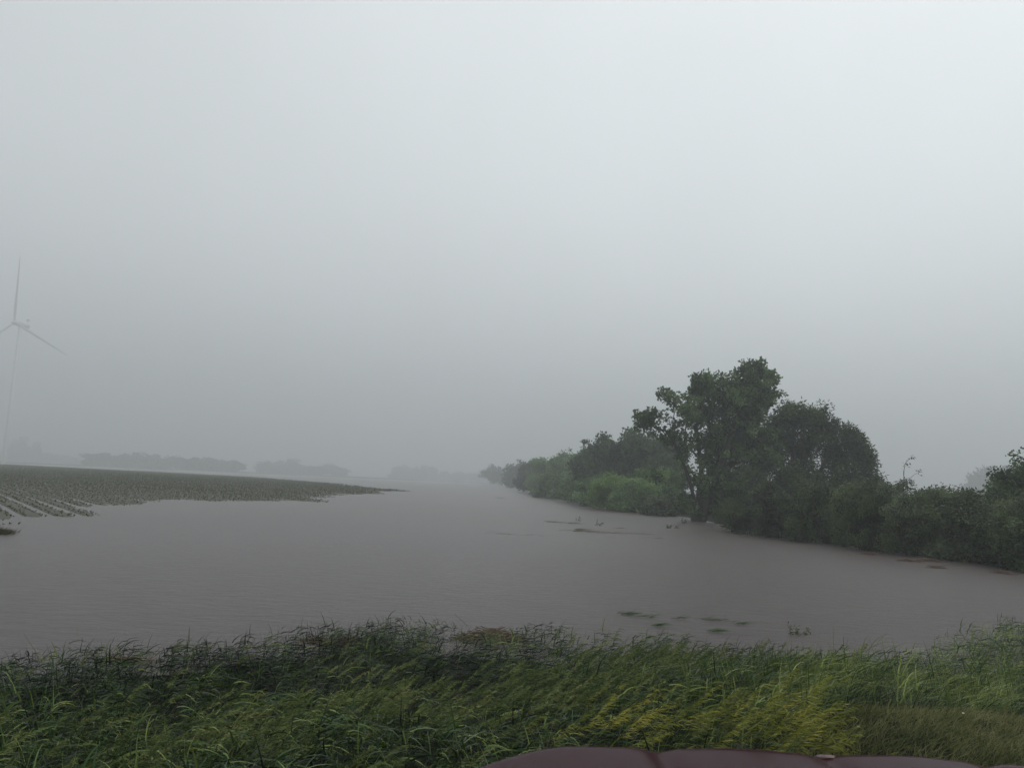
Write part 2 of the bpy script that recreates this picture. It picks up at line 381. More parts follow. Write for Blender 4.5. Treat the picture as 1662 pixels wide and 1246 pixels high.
def tree_parts(seed, stems, blobs, n_clump, per, leaf, width, clump_r, trunk_r, wind=.25, droop=0.0, aim_up=.2, tip=.012, flat=.75, dens_low=1.0):
    rs = np.random.RandomState(seed)
    nodes = []; par = []; plen = []
    tips0 = []
    for st in stems:                     # each stem a polyline of points from the base
        last = -1
        for k, p in enumerate(st):
            nodes.append(np.array(p, float)); par.append(last)
            plen.append(0 if last < 0 else plen[last] + np.linalg.norm(nodes[-1] - nodes[last])); last = len(nodes) - 1
    bl = np.array([b[:6] for b in blobs], float); wt = np.array([b[6] for b in blobs], float); wt /= wt.sum()
    ids = rs.choice(len(bl), n_clump, p=wt)
    dirs = rs.randn(n_clump, 3); dirs /= np.linalg.norm(dirs, axis=1, keepdims=True)
    rad = rs.rand(n_clump) ** .45 * (1 + .30 * np.abs(rs.randn(n_clump)) * (rs.rand(n_clump) < .6))
    C = bl[ids, :3] + dirs * rad[:, None] * bl[ids, 3:6]
    C = C[C[:, 2] > .25]
    base = nodes[0]
    order = np.argsort(np.linalg.norm(C - base, axis=1))
    clumps = []
    for i in order:
        p = C[i]; Nn = np.array(nodes); dist = np.linalg.norm(Nn - p, axis=1)
        cost = dist + .30 * np.array(plen) + 1.2 * np.maximum(0, Nn[:, 2] - p[2] - .3 * abs(droop))
        q = int(np.argmin(cost)); dd = dist[q]
        mid = (nodes[q] * .5 + p * .5) + rs.randn(3) * dd * .10 + np.array([0, 0, dd * .06])
        nodes.append(mid); par.append(q); plen.append(plen[q] + np.linalg.norm(mid - nodes[q])); mi = len(nodes) - 1
        nodes.append(p); par.append(mi); plen.append(plen[mi] + np.linalg.norm(p - mid)); clumps.append(len(nodes) - 1)
    nodes = np.array(nodes); par = np.array(par)
    cnt = np.zeros(len(nodes)); cnt[clumps] = 1
    for i in range(len(nodes) - 1, 0, -1):
        if par[i] >= 0: cnt[par[i]] += cnt[i]
    rr = tip * np.maximum(cnt, 1) ** .55
    k = trunk_r / max(rr.max(), 1e-6); rr = np.where(cnt > 6, rr * (1 + (k - 1) * np.clip((cnt - 6) / (cnt.max() * .5), 0, 1)), rr)
    e = np.where(par >= 0)[0]
    big = cnt[e] > 12
    vA, fA = tubes((nodes[par[e[big]]], nodes[e[big]], rr[par[e[big]]], rr[e[big]]), 7)
    vB, fB = tubes((nodes[par[e[~big]]], nodes[e[~big]], np.minimum(rr[par[e[~big]]], rr[e[~big]] * 1.5), rr[e[~big]]), 3)
    tv = np.vstack([vA, vB]); tf = np.vstack([fA, fB + len(vA)])
    # leaves
    cl = nodes[clumps]; pr = nodes[par[clumps]]
    size = .55 + .9 * rs.rand(len(cl))
    m = np.maximum((per * size ** 1.6).astype(int), 3); idx = np.repeat(np.arange(len(cl)), m); n = len(idx)
    off = rs.randn(n, 3); off /= np.linalg.norm(off, axis=1, keepdims=True) + 1e-9
    off *= (rs.rand(n) ** .5)[:, None] * 1.25
    off[:, 2] *= flat
    t = rs.rand(n) ** 2 * .6
    P = cl[idx] * (1 - t)[:, None] + pr[idx] * t[:, None] + off * (clump_r * size[idx])[:, None]
    if droop: P[:, 2] -= droop * np.hypot(off[:, 0], off[:, 1]) * clump_r * .6
    D = rs.randn(n, 3); D /= np.linalg.norm(D, axis=1, keepdims=True)
    D = D * .8 + off * .35 + np.array([wind, 0, aim_up - droop]); D /= np.linalg.norm(D, axis=1, keepdims=True) + 1e-9
    W = np.cross(D, rs.randn(n, 3)); W /= np.linalg.norm(W, axis=1, keepdims=True) + 1e-9
    ll = leaf * (.6 + .8 * rs.rand(n)); 
    keep = P[:, 2] > .02
    ctint = rs.rand(len(cl)) ** 1.3 * .75
    T = np.clip(ctint[idx] + rs.rand(n) * .3, 0, 1)
    LV = np.stack([P, P + D * (ll * .45)[:, None] + W * (ll * width)[:, None], P + D * ll[:, None], P + D * (ll * .45)[:, None] - W * (ll * width)[:, None]], 1)[keep]
    return tv, tf, LV.reshape(-1, 3), np.arange(len(LV) * 4).reshape(-1, 4), T[keep]

def tree_obj(name, loc, parts, lm, rz=0):
    tv, tf, lv, lf, T = parts
    r = empty(name, loc, rz)
    link('trunk', np_mesh('trunk', tv, tf, [BARK]), r)
    link('crown', np_mesh('crown', lv, lf, [lm], T), r)
    return r

# -- the big cottonwood on the waterline.  Depth 83 m: 1 photo px = .065 m
def loc_of(px, py, Y, x0, z0=0):      # local offsets of a photo point in the plane at depth Y
    p = far_at(px, py, Y); return p[0] - x0, p[2] - z0
bx, by = at(1128, 846); bz = -.05; DY = by
S = lambda px, py, dy=0: (loc_of(px, py, DY, bx, 0)[0], dy, loc_of(px, py, DY, bx, 0)[1])
def B(px, py, rx, rz, wgt, dy=0, ry=None):
    s = DY / FPX; x, y, z = S(px, py, dy); return (x, y, z, rx * s, (ry or rx) * s * 1.0, rz * s, wgt)
stems = [[(0, 0, -.3), S(1127, 812), S(1118, 780, -.3), S(1105, 745, -.5), S(1088, 712, -.6)],
         [(.35, .2, -.3), S(1137, 800, .3), S(1140, 760, .5), S(1136, 720, .6), S(1130, 690, .4)],
         [(.7, .1, -.3), S(1150, 805, -.2), S(1168, 760, -.4), S(1185, 710, -.2), S(1200, 655, 0), S(1212, 625, 0)],
         [(-.3, -.1, -.3), S(1112, 822, -.8), S(1085, 795, -1.2), S(1062, 770, -1.4), S(1048, 758, -1.5)]]
blobs = [B(1215, 610, 20, 24, 2.6), B(1244, 612, 16, 16, 1.4), B(1236, 645, 26, 22, 2.8, 1), B(1200, 650, 42, 38, 6), B(1160, 640, 32, 32, 4.2), B(1135, 622, 14, 14, .9),
         B(1100, 645, 26, 14, 1.3), B(1120, 672, 44, 22, 2.4, -1), B(1050, 678, 18, 14, .9), B(1042, 690, 28, 8, .8), B(1072, 704, 26, 16, .9), B(1178, 700, 50, 44, 7.5, 1.5), B(1120, 716, 30, 22, .8, .5),
         B(1235, 700, 40, 50, 6.5, 2), B(1246, 735, 26, 40, 3.5, 1), B(1180, 760, 60, 50, 7.5, 1.5), B(1168, 800, 44, 34, 4.0, 1), B(1128, 818, 22, 20, 1.2, .5), B(1060, 765, 16, 12, .15, -1), B(1215, 810, 50, 36, 4, 1.5), B(1098, 745, 26, 36, .5, 0)]
cw = tree_obj('cottonwood_tree', (bx, by, 0), tree_parts(3, stems, blobs, 720, 56, .30, .36, .50, .36, wind=.35, tip=.018, flat=.8), LM['cottonwood'])
tag(cw, 'tallest dark many-stemmed tree leaning over the flood at the right bank', 'tree')

# -- willow behind it, to the right
DY = 80; bx, _, _ = far_at(1300, 850, DY)
S = lambda px, py, dy=0: (loc_of(px, py, DY, bx, 0)[0], dy, loc_of(px, py, DY, bx, 0)[1])
stems = [[(0, 0, -.2), S(1298, 810), S(1290, 770), S(1285, 725), S(1290, 690)], [(.4, .1, -.2), S(1312, 805), S(1335, 765, .4), S(1355, 730, .4)],
         [(-.3, .1, -.2), S(1280, 810), S(1262, 770, .6), S(1250, 730, 1)], [(.6, .1, -.2), S(1330, 815), S(1365, 785, .4), S(1390, 768, .4)]]
blobs = [B(1290, 676, 22, 18, 3), B(1262, 690, 18, 16, 2), B(1318, 683, 20, 16, 2.4), B(1345, 694, 20, 18, 2.2, .5), B(1370, 708, 18, 18, 2, -.5), B(1392, 728, 15, 20, 1.8), B(1405, 752, 11, 20, 1.2),
         B(1270, 722, 34, 30, 4, 1), B(1322, 725, 38, 26, 4.4, .6), B(1365, 742, 28, 24, 3.0), B(1285, 765, 38, 26, 4), B(1340, 768, 34, 20, 3), B(1388, 775, 22, 14, 1.4), B(1416, 778, 9, 12, .4), B(1300, 798, 60, 22, 4.4)]
wl = tree_obj('willow_tree', (bx, DY, .2), tree_parts(8, stems, blobs, 470, 74, .36, .17, .56, .3, wind=.5, droop=.35, tip=.012, flat=1.0), LM['willow'])
tag(wl, 'broad rounded willow just right of the tallest tree, behind the shrubs', 'tree')

# -- generic crowns
def generic(seed, H, W, kind, n_clump, per, leaf, width, clump_r, trunk_r, nst=1, low=.18, wind=.25, droop=0., lump=6):
    rs = np.random.RandomState(seed); stems = []
    for s in range(nst):
        a = rs.rand() * 6.28; sp = W * .22 * (nst > 1)
        pts = [(math.cos(a) * .1 * (s > 0), math.sin(a) * .1 * (s > 0), -.25)]
        for k in range(1, 5):
            t = k / 4; pts.append((math.cos(a) * sp * t + rs.randn() * .03 * H * .3 + wind * .1 * H * t * t, math.sin(a) * sp * t, H * .72 * t))
        stems.append(pts)
    blobs = [(0, 0, H * .55, W * .33, W * .33, H * .35, 3)]
    for k in range(lump):
        a = rs.rand() * 6.28; z = H * (low + .12 + (.98 - low - .25) * rs.rand()); prof = math.sqrt(max(.1, 1 - ((z / H - .45) / .6) ** 2))
        q = .20 + .16 * rs.rand()
        blobs.append((math.cos(a) * W * .33 * prof, math.sin(a) * W * .33 * prof, z, W * q * .8, W * q * .8, H * q * .62, 1.2))
    blobs.append((rs.randn() * W * .08, 0, H * .86, W * .16, W * .16, H * .13, .8))
    return tree_parts(seed, stems, blobs, n_clump, per, leaf, width, clump_r, trunk_r, wind=wind, droop=droop)
def on_ground(px, Y):
    x = far_at(px, 790, Y)[0]; return (x, Y, float(ground_h(x, Y)))

# -- the grove left of the cottonwood
grove = [  # px, depth, height, width, seed, material, label, clumps
 (1010, 128, 11.3, 13, 21, 'dark', 'broad dark green tree behind light bushes, left of the tallest tree', 260),
 (962, 142, 9.6, 8.5, 22, 'dark', 'dark rounded tree where the tall grove steps down toward the water', 200),
 (1062, 122, 10.8, 11, 23, 'dark', 'dark crown showing behind the thin left limbs of the tallest tree', 240),
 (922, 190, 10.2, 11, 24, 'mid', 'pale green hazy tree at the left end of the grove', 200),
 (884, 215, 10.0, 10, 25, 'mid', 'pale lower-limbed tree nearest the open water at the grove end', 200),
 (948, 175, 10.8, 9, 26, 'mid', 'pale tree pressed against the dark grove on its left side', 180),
 (905, 165, 6.0, 8, 27, 'mid', 'low pale green tree in front of the grove end at the waterline', 160),
]
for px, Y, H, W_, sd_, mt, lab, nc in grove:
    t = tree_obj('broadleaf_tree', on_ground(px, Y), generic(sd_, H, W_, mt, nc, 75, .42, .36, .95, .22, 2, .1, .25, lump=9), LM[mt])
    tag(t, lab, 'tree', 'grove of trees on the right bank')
for px, Y, H, W_, sd_, lab in [(846, 400, 13, 18, 31, 'grey hazy tree beyond the grove, at its left tip'), (815, 620, 15, 30, 32, 'faint rounded tree standing left of the grey one over open water'), (796, 700, 12, 25, 35, 'faint low tree farthest left on the wooded bank'), (865, 265, 9.0, 11, 33, 'half faded tree between the grey trees and the green grove')]:
    x, y, z = on_ground(px, Y)
    t = tree_obj('broadleaf_tree', (x, y, max(z, -.3)), generic(sd_, H, W_, 'far', 120, 40, .9, .42, 1.6, .25, 1, .1, .2, lump=9), LM['far'])
    tag(t, lab, 'tree', 'fading trees at the end of the wooded bank')
# light green bushes between grove and water
lb = [(995, 104, 5.0, 6.0, 41, 'light', 'bright green round bush at the waterline below the dark grove'),
      (1054, 101, 5.4, 6.4, 42, 'light', 'bright yellow-green bush behind the low bare limb of the tallest tree'),
      (1030, 98, 3.8, 6.0, 43, 'mid', 'low mid green bush between the two bright green bushes'),
      (965, 116, 4.6, 6.0, 44, 'mid', 'mid green bush at the waterline left of the bright round bush'),
      (930, 138, 4.2, 6.5, 45, 'mid', 'dull green bush at the water below the pale grove trees'),
      (1088, 97, 2.9, 5.0, 46, 'mid', 'low green bush left of the trunk foot of the tallest tree'),
      (1072, 90, 1.7, 3.4, 47, 'shrub2', 'small dull bush leaning on the water by the tall trunk foot'),
      (890, 172, 3.4, 7, 48, 'mid', 'low hazy bush at the waterline under the grove end')]
for px, Y, H, W_, sd_, mt, lab in lb:
    t = tree_obj('bush', on_ground(px, Y), generic(sd_, H, W_, mt, 130, 75, .30, .34, .62, .09, 3, 0.0, .25, lump=8), LM[mt])
    tag(t, lab, 'bush', 'bushes at the foot of the grove')

# -- willow shrubs crowding the right bank
protos = []
for i in range(7):
    H = 4.0; W_ = 3.6
    mt = 'shrub2' if i in (2, 5) else 'shrub'
    protos.append(generic(60 + i, H, W_, mt, 90, 92, .20, .20, .40, .06, 5, -.08, .35, .25, lump=9) + (mt,))
pm = []
for p in protos:
    pm.append((np_mesh('stems', p[0], p[1], [BARK]), np_mesh('crown', p[2], p[3], [LM[p[5]]], p[4])))
ORD = ['first', 'second', 'third', 'fourth', 'fifth', 'sixth', 'seventh', 'eighth', 'ninth', 'tenth', 'eleventh', 'twelfth', 'thirteenth', 'fourteenth', 'fifteenth', 'sixteenth', 'seventeenth', 'eighteenth', 'nineteenth', 'twentieth', 'twenty-first', 'twenty-second', 'twenty-third', 'twenty-fourth', 'twenty-fifth', 'twenty-sixth', 'twenty-seventh', 'twenty-eighth', 'twenty-ninth', 'thirtieth']
rs = np.random.RandomState(77)
def shrub(loc, H, W_, v, lab, grp, cat='shrub'):
    a, b = pm[v]
    r = empty('willow_shrub', loc, 0); s = H / 4.0; ws = W_ / 3.6
    r.scale = (ws, ws, s); r.rotation_euler = (0, 0, [0, .35, -.35, .2][v % 4])
    link('stems', a, r); link('crown', b, r)
    return tag(r, lab, cat, grp)
front = [(1190, 866, 2.9), (1216, 870, 2.2), (1243, 874, 3.4), (1275, 876, 3.0), (1306, 880, 3.7), (1337, 883, 2.6), (1366, 888, 3.5), (1397, 894, 3.2), (1432, 897, 3.9), (1466, 902, 2.7), (1500, 905, 3.6), (1535, 909, 3.0), (1570, 913, 3.3), (1606, 918, 2.6), (1640, 922, 3.0), (1675, 928, 3.2)]
for i, (px, py, H) in enumerate(front):
    x, y = at(px + rs.randn() * 6, py - 3); y += (rs.rand() - .6) * 2.2; wv = 2.3 + rs.rand() * 1.3; H *= .85 + .3 * rs.rand()
    shrub((x, y, -.08), H, wv, i % 7, '%s%s shrub standing in the water, counted from the tallest tree' % ('leafy ' if i % 2 else 'dense ', ORD[i]) if False else '%s shrub in the front row at the water, counted from the tallest tree' % ORD[i], 'front row of shrubs standing in the floodwater')
# second and third rows: taller, farther back
back = [(1195, 86, 5.0, 4.4), (1235, 74, 4.9, 4.2), (1268, 68, 5.6, 4.6), (1300, 63, 4.6, 4.0), (1335, 66, 4.9, 4.2), (1372, 60, 4.3, 3.8), (1405, 58, 4.8, 4.2), (1440, 54, 4.1, 3.6), (1478, 52, 3.6, 3.2), (1512, 50, 4.5, 3.6), (1548, 48, 3.9, 3.4), (1580, 47, 4.0, 3.4), (1612, 45, 3.4, 3.2), (1645, 43, 3.9, 3.0), (1680, 42, 4.2, 3.4), (1720, 44, 4.5, 4)]
for i, (px, Y, H, wv) in enumerate(back):
    if px >= 1300: H *= .84
    x, y, z = on_ground(px, Y)
    shrub((x, y, z), H, wv, (i * 3 + 2) % 7, '%s tall shrub of the second row, behind the front shrubs, counted from the tallest tree' % ORD[i], 'second row of taller shrubs on the right bank')
for i, (px, Y, H, wv) in enumerate([(1500, 66, 3.9, 5), (1560, 62, 3.5, 5), (1620, 58, 3.3, 4.6), (1440, 74, 4.3, 5.4), (1690, 60, 4, 5), (1395, 82, 4.5, 6), (1200, 100, 6.5, 8)]):
    x, y, z = on_ground(px, Y)
    shrub((x, y, z), H, wv, (i * 2 + 1) % 7, '%s shrub of those glimpsed over the second row at the back' % ORD[i], 'back row of shrubs on the right bank')
# tree at the frame's edge
t = tree_obj('broadleaf_tree', on_ground(1676, 50), generic(90, 5.5, 4.2, 'dark', 190, 60, .22, .34, .5, .1, 2, .15, .3, lump=9), LM['cottonwood'])
tag(t, 'dark tree cut off by the right edge of the view above the shrubs', 'tree')
# far hazy tree over the shrubs
x, y, z = on_ground(1606, 640)
t = tree_obj('broadleaf_tree', (x, y, z), generic(92, 31, 36, 'far', 170, 45, 1.8, .42, 3.0, .25, 2, .1, .2, lump=9), LM['far'])
tag(t, 'faint grey tree far off beyond the shrubs near the right edge', 'tree')

# drowned grass and shoots fringing the wooded bank
def fringe():
    rs = np.random.RandomState(31); n = 60000
    x = rs.rand(n) * 90 - 5; y = 28 + rs.rand(n) * 110; d = rbank(x, y)
    pt = wob(x, y, 1.1, 3.) + .5 * wob(x, y, .5, 1.)
    k = (d > -1.9 + 1.0 * pt) & (d < 1.6) & (rs.rand(n) < np.clip(.15 + .7 * pt, 0, 1)) & (x < y * .75 + 2); x, y = x[k], y[k]; n = len(x); print('fringe', n)
    a = rs.rand(n) * 6.28; d0 = np.stack([np.cos(a) * .4 + .25, np.sin(a) * .4, np.ones(n)], 1); d0 /= np.linalg.norm(d0, axis=1, keepdims=True)
    P, F, T = strips(np.stack([x, y, np.full(n, -.03)], 1), d0, .15 + .55 * rs.rand(n) ** 2, .02 + .03 * rs.rand(n), .4 + 1.2 * rs.rand(n), rs.rand(n) * .9, 4)
    m = leaf_mat('fringe_leaf', [(.02, .026, .012), (.05, .065, .022), (.11, .11, .05)], .2, .7)
    tag(link('drowned_grass', np_mesh('drowned_grass', P, F, [m], T)), 'ragged drowned grass along the waterline of the wooded bank', 'grass', kind='stuff')
# bare sapling above the shrubs
def curve_pts(p0, d, n, bend, ln):
    p = np.array(p0, float); d = np.array(d, float); d /= np.linalg.norm(d); P = [p.copy()]
    for i in range(n): d = d + np.array(bend) / n; d /= np.linalg.norm(d); p = p + d * ln / n; P.append(p.copy())
    return np.array(P)
def stick_mesh(lines, name, m, sides=4):
    A, B_, ra, rb = [], [], [], []
    for P, r0, r1 in lines:
        n = len(P) - 1; r = np.linspace(r0, r1, n + 1)
        A += list(P[:-1]); B_ += list(P[1:]); ra += list(r[:-1]); rb += list(r[1:])
    v, f = tubes((np.array(A), np.array(B_), np.array(ra), np.array(rb)), sides)
    return np_mesh(name, v, f, [m])
x, y, z = on_ground(1466, 47)
rs = np.random.RandomState(4)
main = curve_pts((0, 0, -.2), (-.05, 0, 1), 8, (.12, 0, 0), 5.1)
lines = [(main, .05, .012)]
for k in range(10):
    i = 3 + k % 6; a = rs.rand() * 6.28
    lines.append((curve_pts(main[i], (math.cos(a) * .5, math.sin(a) * .5, 1), 4, (.7, 0, -.1), .5 + rs.rand() * .9), .016, .006))
t = empty('bare_sapling', (x, y, z)); tag(t, 'thin leafless sapling poking up out of the shrub tops on the right', 'sapling')
link('stem', stick_mesh(lines, 'stem', BARK), t)
tips = [l[0][-1] for l in lines[1:]]
C = np.array([np.array(tips[rs.randint(len(tips))]) + rs.randn(3) * .10 for _ in range(160)]); D = rs.randn(160, 3) * .05 + [.1, 0, -.06]; W = rs.randn(160, 3) * .02
link('leaves', quads_leaves(C, D, W, 0, rs.rand(160), [LM['shrub2']], 'leaves'), t)

# -- far treelines beyond the field
fp = []
for i in range(5):
    fp.append(generic(110 + i, 10.0, 13.0, 'far', 90, 34, 1.1, .45, 1.7, .3, 1, -.02, .15, lump=8))
fm = [(np_mesh('trunk', p[0], p[1], [BARK]), np_mesh('crown', p[2], p[3], [LM['far']], p[4])) for p in fp]
def far_tree(px, Y, H, W_, i, lab, grp):
    x, y, z = on_ground(px, Y); a, b = fm[i % 5]
    r = empty('distant_tree', (x, y, max(z, -.1)), i * .9); r.scale = (W_ / 13, W_ / 13, H / 10)
    link('trunk', a, r); link('crown', b, r); return tag(r, lab, 'tree', grp)
lineA = [(148, 8.8, 9), (162, 9.6, 10), (180, 8.2, 9), (197, 9.0, 9), (212, 10.2, 10), (228, 8.0, 9), (244, 10.0, 11), (262, 8.2, 10), (284, 9.2, 11), (304, 8.0, 10), (322, 9.0, 11), (338, 9.6, 11), (356, 9.0, 10), (374, 8.4, 9)]
for i, (px, H, W_) in enumerate(lineA):
    far_tree(px, 980 + (i * 37) % 90, (H - .3) * 1.65, (W_ + 4) * 2.1, i, '%s tree from the left in the hazy treeline across the crop field' % ORD[i], 'hazy treeline beyond the crop field')
lineB = [(432, 9.5, 10), (448, 8.0, 9), (464, 11.0, 11), (478, 9.2, 10), (498, 7.0, 9), (516, 7.6, 10), (536, 9.4, 11), (552, 7.0, 10)]
for i, (px, H, W_) in enumerate(lineB):
    far_tree(px, 1180 + (i * 23) % 90, (H - .4) * 1.8, (W_ + 3) * 2.3, i + 2, '%s tree from the left in the fainter treeline past the gap' % ORD[i], 'fainter treeline in the middle distance')
lineC = [(642, 10, 11), (655, 12, 10), (668, 9, 11), (682, 11, 9), (700, 11.5, 8), (720, 8, 12), (745, 8, 14), (770, 7.5, 14)]
for i, (px, H, W_) in enumerate(lineC):
    far_tree(px, 1450 + (i * 31) % 90, H * 1.95, W_ * 2.5, i + 1, '%s from the left of the barely visible trees at the far end of the flood' % ORD[i], 'barely visible trees at the far end of the flood')
lineD = [(8, 8, 9), (24, 15.5, 11), (38, 9, 10), (52, 13.5, 8), (70, 7, 14), (100, 6, 16)]
for i, (px, H, W_) in enumerate(lineD):
    far_tree(px, 1450 + (i * 31) % 90, H * 2.5, W_ * 2.6, i + 3, '%s from the left of the faint trees below the wind turbine' % ORD[i], 'faint trees below the wind turbine')

# ------------------------------------------------------------------ wind turbine
white = mat('turbine_white', (.50, .51, .515), .5, .3)
TY = 750.0; hx, hy, hz = far_at(25, 524, TY)
YAW = R(8)
ax = np.array([-math.sin(YAW), -math.cos(YAW), 0]); hzv = np.array([math.cos(YAW), -math.sin(YAW), 0])
root = empty('wind_turbine', (hx - ax[0] * 6.3, hy - ax[1] * 6.3, .0)); tag(root, 'pale three-bladed wind turbine fading into the rain at the far left', 'wind turbine')
rx, ry = root.location.x, root.location.y
def lathe(prof, n, name, m, axis='z'):
    a = np.arange(n) * 2 * math.pi / n; P = []
    for r, z in prof: P.append(np.stack([r * np.cos(a), r * np.sin(a), np.full(n, z)], 1))
    P = np.vstack(P); k = len(prof); i = np.arange(n); j = (i + 1) % n
    F = np.vstack([np.stack([i + q * n, j + q * n, j + (q + 1) * n, i + (q + 1) * n], 1) for q in range(k - 1)])
    if axis == 'y': P = P[:, [0, 2, 1]]
    return np_mesh(name, P, F, [m], smooth=True)
TWM = mat('tower_white', (.57, .585, .59), .5, .3)
link('tower', lathe([(1.9, -2), (1.8, 10), (1.2, hz - 1.6), (0, hz - 1.6)], 24, 'tower', TWM), root)
nac = link('nacelle', lathe([(0, -3.4), (1.3, -3.2), (1.75, -2.2), (1.8, 2), (1.7, 7.0), (1.3, 7.8), (0, 7.9)], 16, 'nacelle', white, 'y'), root, (0, 0, hz))
ang = math.atan2(-ax[1], -ax[0]) - math.pi / 2
nac.rotation_euler = (0, 0, ang); nac.scale = (1.4, 1.4, 1.4)
mast = link('wind_sensor', stick_mesh([(np.array([[0, 6.5, 1.6], [0, 6.5, 4.2]]), .12, .12), (np.array([[-.8, 6.2, 4.2], [.9, 6.9, 4.2]]), .45, .45)], 'wind_sensor', mat('sensor_dark', (.05, .05, .06))), nac)
hub = link('hub', lathe([(0, -3.0), (.9, -2.6), (1.5, -1.4), (1.6, 0), (1.4, .9), (0, .9)], 16, 'hub', white, 'y'), root, (ax[0] * 6.3, ax[1] * 6.3, hz))
hub.rotation_euler = (0, 0, ang); hub.scale = (1.4, 1.4, 1.4)
bl_v = []
rr_ = [0, .04, .12, .22, .4, .6, .8, .95, 1.0]; ch = [1.5, 1.6, 2.4, 2.7, 2.2, 1.7, 1.2, .8, .2]; th = [1.0, .95, .8, .55, .38, .26, .17, .08, .03]
for q, c_, t_ in zip(rr_, ch, th):
    tw = R(14) * (1 - q) + R(2)
    for s in range(10):
        a = s * 2 * math.pi / 10; u = math.cos(a) * c_ / 2 - c_ * .15; v_ = math.sin(a) * t_ / 2
        bl_v.append((u * math.cos(tw) - v_ * math.sin(tw), u * math.sin(tw) + v_ * math.cos(tw), q * 66.0 + 1.1))
i = np.arange(10); j = (i + 1) % 10
bm_ = np_mesh('blade', bl_v, np.vstack([np.stack([i + q * 10, j + q * 10, j + (q + 1) * 10, i + (q + 1) * 10], 1) for q in range(8)]), [white], smooth=True)
for k in range(3):
    b_ = link('blade', bm_, root, (ax[0] * 7.2, ax[1] * 7.2, hz))
    b_.rotation_euler = (Matrix.Rotation(ang, 3, 'Z') @ Matrix.Rotation(R(120 * k - 2.5), 3, 'Y')).to_euler()

# ------------------------------------------------------------------ near bank grass
def strips(base, d0, ln, wid, bend, tint, levels=4, wind=(1, .0), WV=None):
    """curved grass blades: base (n,3), d0 start direction (n,3), bend (n) how far it leans over along the wind"""
    n = len(base); V_ = []
    side = np.cross(d0, np.array([wind[0], wind[1], .001])); side = side + np.random.RandomState(1).randn(n, 3) * .6; side -= (side * d0).sum(1, keepdims=True) * d0
    side /= np.linalg.norm(side, axis=1, keepdims=True) + 1e-9
    p = base.copy(); d = d0.copy(); W3 = np.array([wind[0], wind[1], -.35]) if WV is None else WV
    for k in range(levels):
        t = k / (levels - 1); wk = wid * (1 - t ** 1.6) + .0006
        V_ += [p - side * wk[:, None] * .5, p + side * wk[:, None] * .5]
        d = d + W3 * (bend / (levels - 1))[:, None]; d /= np.linalg.norm(d, axis=1, keepdims=True)
        p = p + d * (ln / (levels - 1))[:, None]
    P = np.stack(V_, 1).reshape(-1, 3)
    b = np.arange(n)[:, None] * levels * 2; q = np.arange(levels - 1)[None, :] * 2
    F = np.stack([b + q, b + q + 1, b + q + 3, b + q + 2], -1).reshape(-1, 4)
    return P, F, np.repeat(tint, levels - 1)
def gmesh(name, parts, m):
    vs, fs, ts = [], [], []; o = 0
    for P, F, T in parts: vs.append(P); fs.append(F + o); ts.append(T); o += len(P)
    return np_mesh(name, np.vstack(vs), np.vstack(fs), m if isinstance(m, list) else [m], np.concatenate(ts))
fringe()
rs = np.random.RandomState(21)
def scatter(n, y0, y1, near=True):
    y = y0 + (y1 - y0) * rs.rand(n) ** .9
    x = (rs.rand(n) * 2 - 1) * (y * .72 + 1.2)
    return x, y
def mown(x, y):     # 1 where the verge is kept short
    yy = 3.0 + (y - 3.0) * 11.0 / (shore_y(x) - 3.0)
    edge = 7.9 - .9 * sstep(3.8, 1.2, x) * 2.4 + .25 * np.sin(x * 3.1) + .15 * np.sin(x * 7.7 + 1)
    return sstep(.35, -.35, yy - edge) * sstep(1.6, 2.8, x)
def dirs_n(n, spread, lean=.2):
    d = np.stack([rs.randn(n) * spread + lean, rs.randn(n) * spread, np.ones(n)], 1); return d / np.linalg.norm(d, axis=1, keepdims=True)
DEB = [(at(800, 1011, .2), .80, .50), (at(560, 1016, .15), .95, .30), (at(215, 1040, .1), .40, .2)]
def clear_of_debris(x, y):
    k = np.ones(len(x), bool)
    for (cx, cy_), ax_, ay in DEB: k &= ((x - cx) / ax_) ** 2 + ((y - cy_ + .12) / ay) ** 2 > 1
    return k
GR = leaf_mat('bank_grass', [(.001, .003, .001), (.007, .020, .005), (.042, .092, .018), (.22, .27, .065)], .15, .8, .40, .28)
NT = 15500                              # leafy reed-grass stems, each leaf arching out and over with the wind
tx, ty = scatter(NT, 2.9, 19.5)
td = ty - shore_y(tx); thh = ground_h(tx, ty)
pat = wob(tx, ty, .42, 2.) + .6 * wob(tx, ty, 1.3, 5.)
k = (td < .9 + .8 * wob(tx, ty, .7)) & (mown(tx, ty) < rs.rand(NT) * .9 + .05) & (thh > -.14) & (rs.rand(NT) < np.clip(.55 + 1.7 * pat, .0, 1)) & clear_of_debris(tx, ty)
tx, ty = tx[k], ty[k]; NT = len(tx); pat = pat[k]
ch = .40 + .16 * wob(tx, ty, 1.1, 1.) + .10 * pat + .16 * rs.rand(NT); ch *= np.where((tx > 7) & (ty > 12), 1.25, 1.0)
olive = sstep(1.0, 4.0, tx) * sstep(12.5, 9.5, ty) * sstep(9.5, 7.5, tx)
gust = .8 + .5 * wob(tx, ty, 1.7, 4)
parts = []
tt = rs.rand(NT)
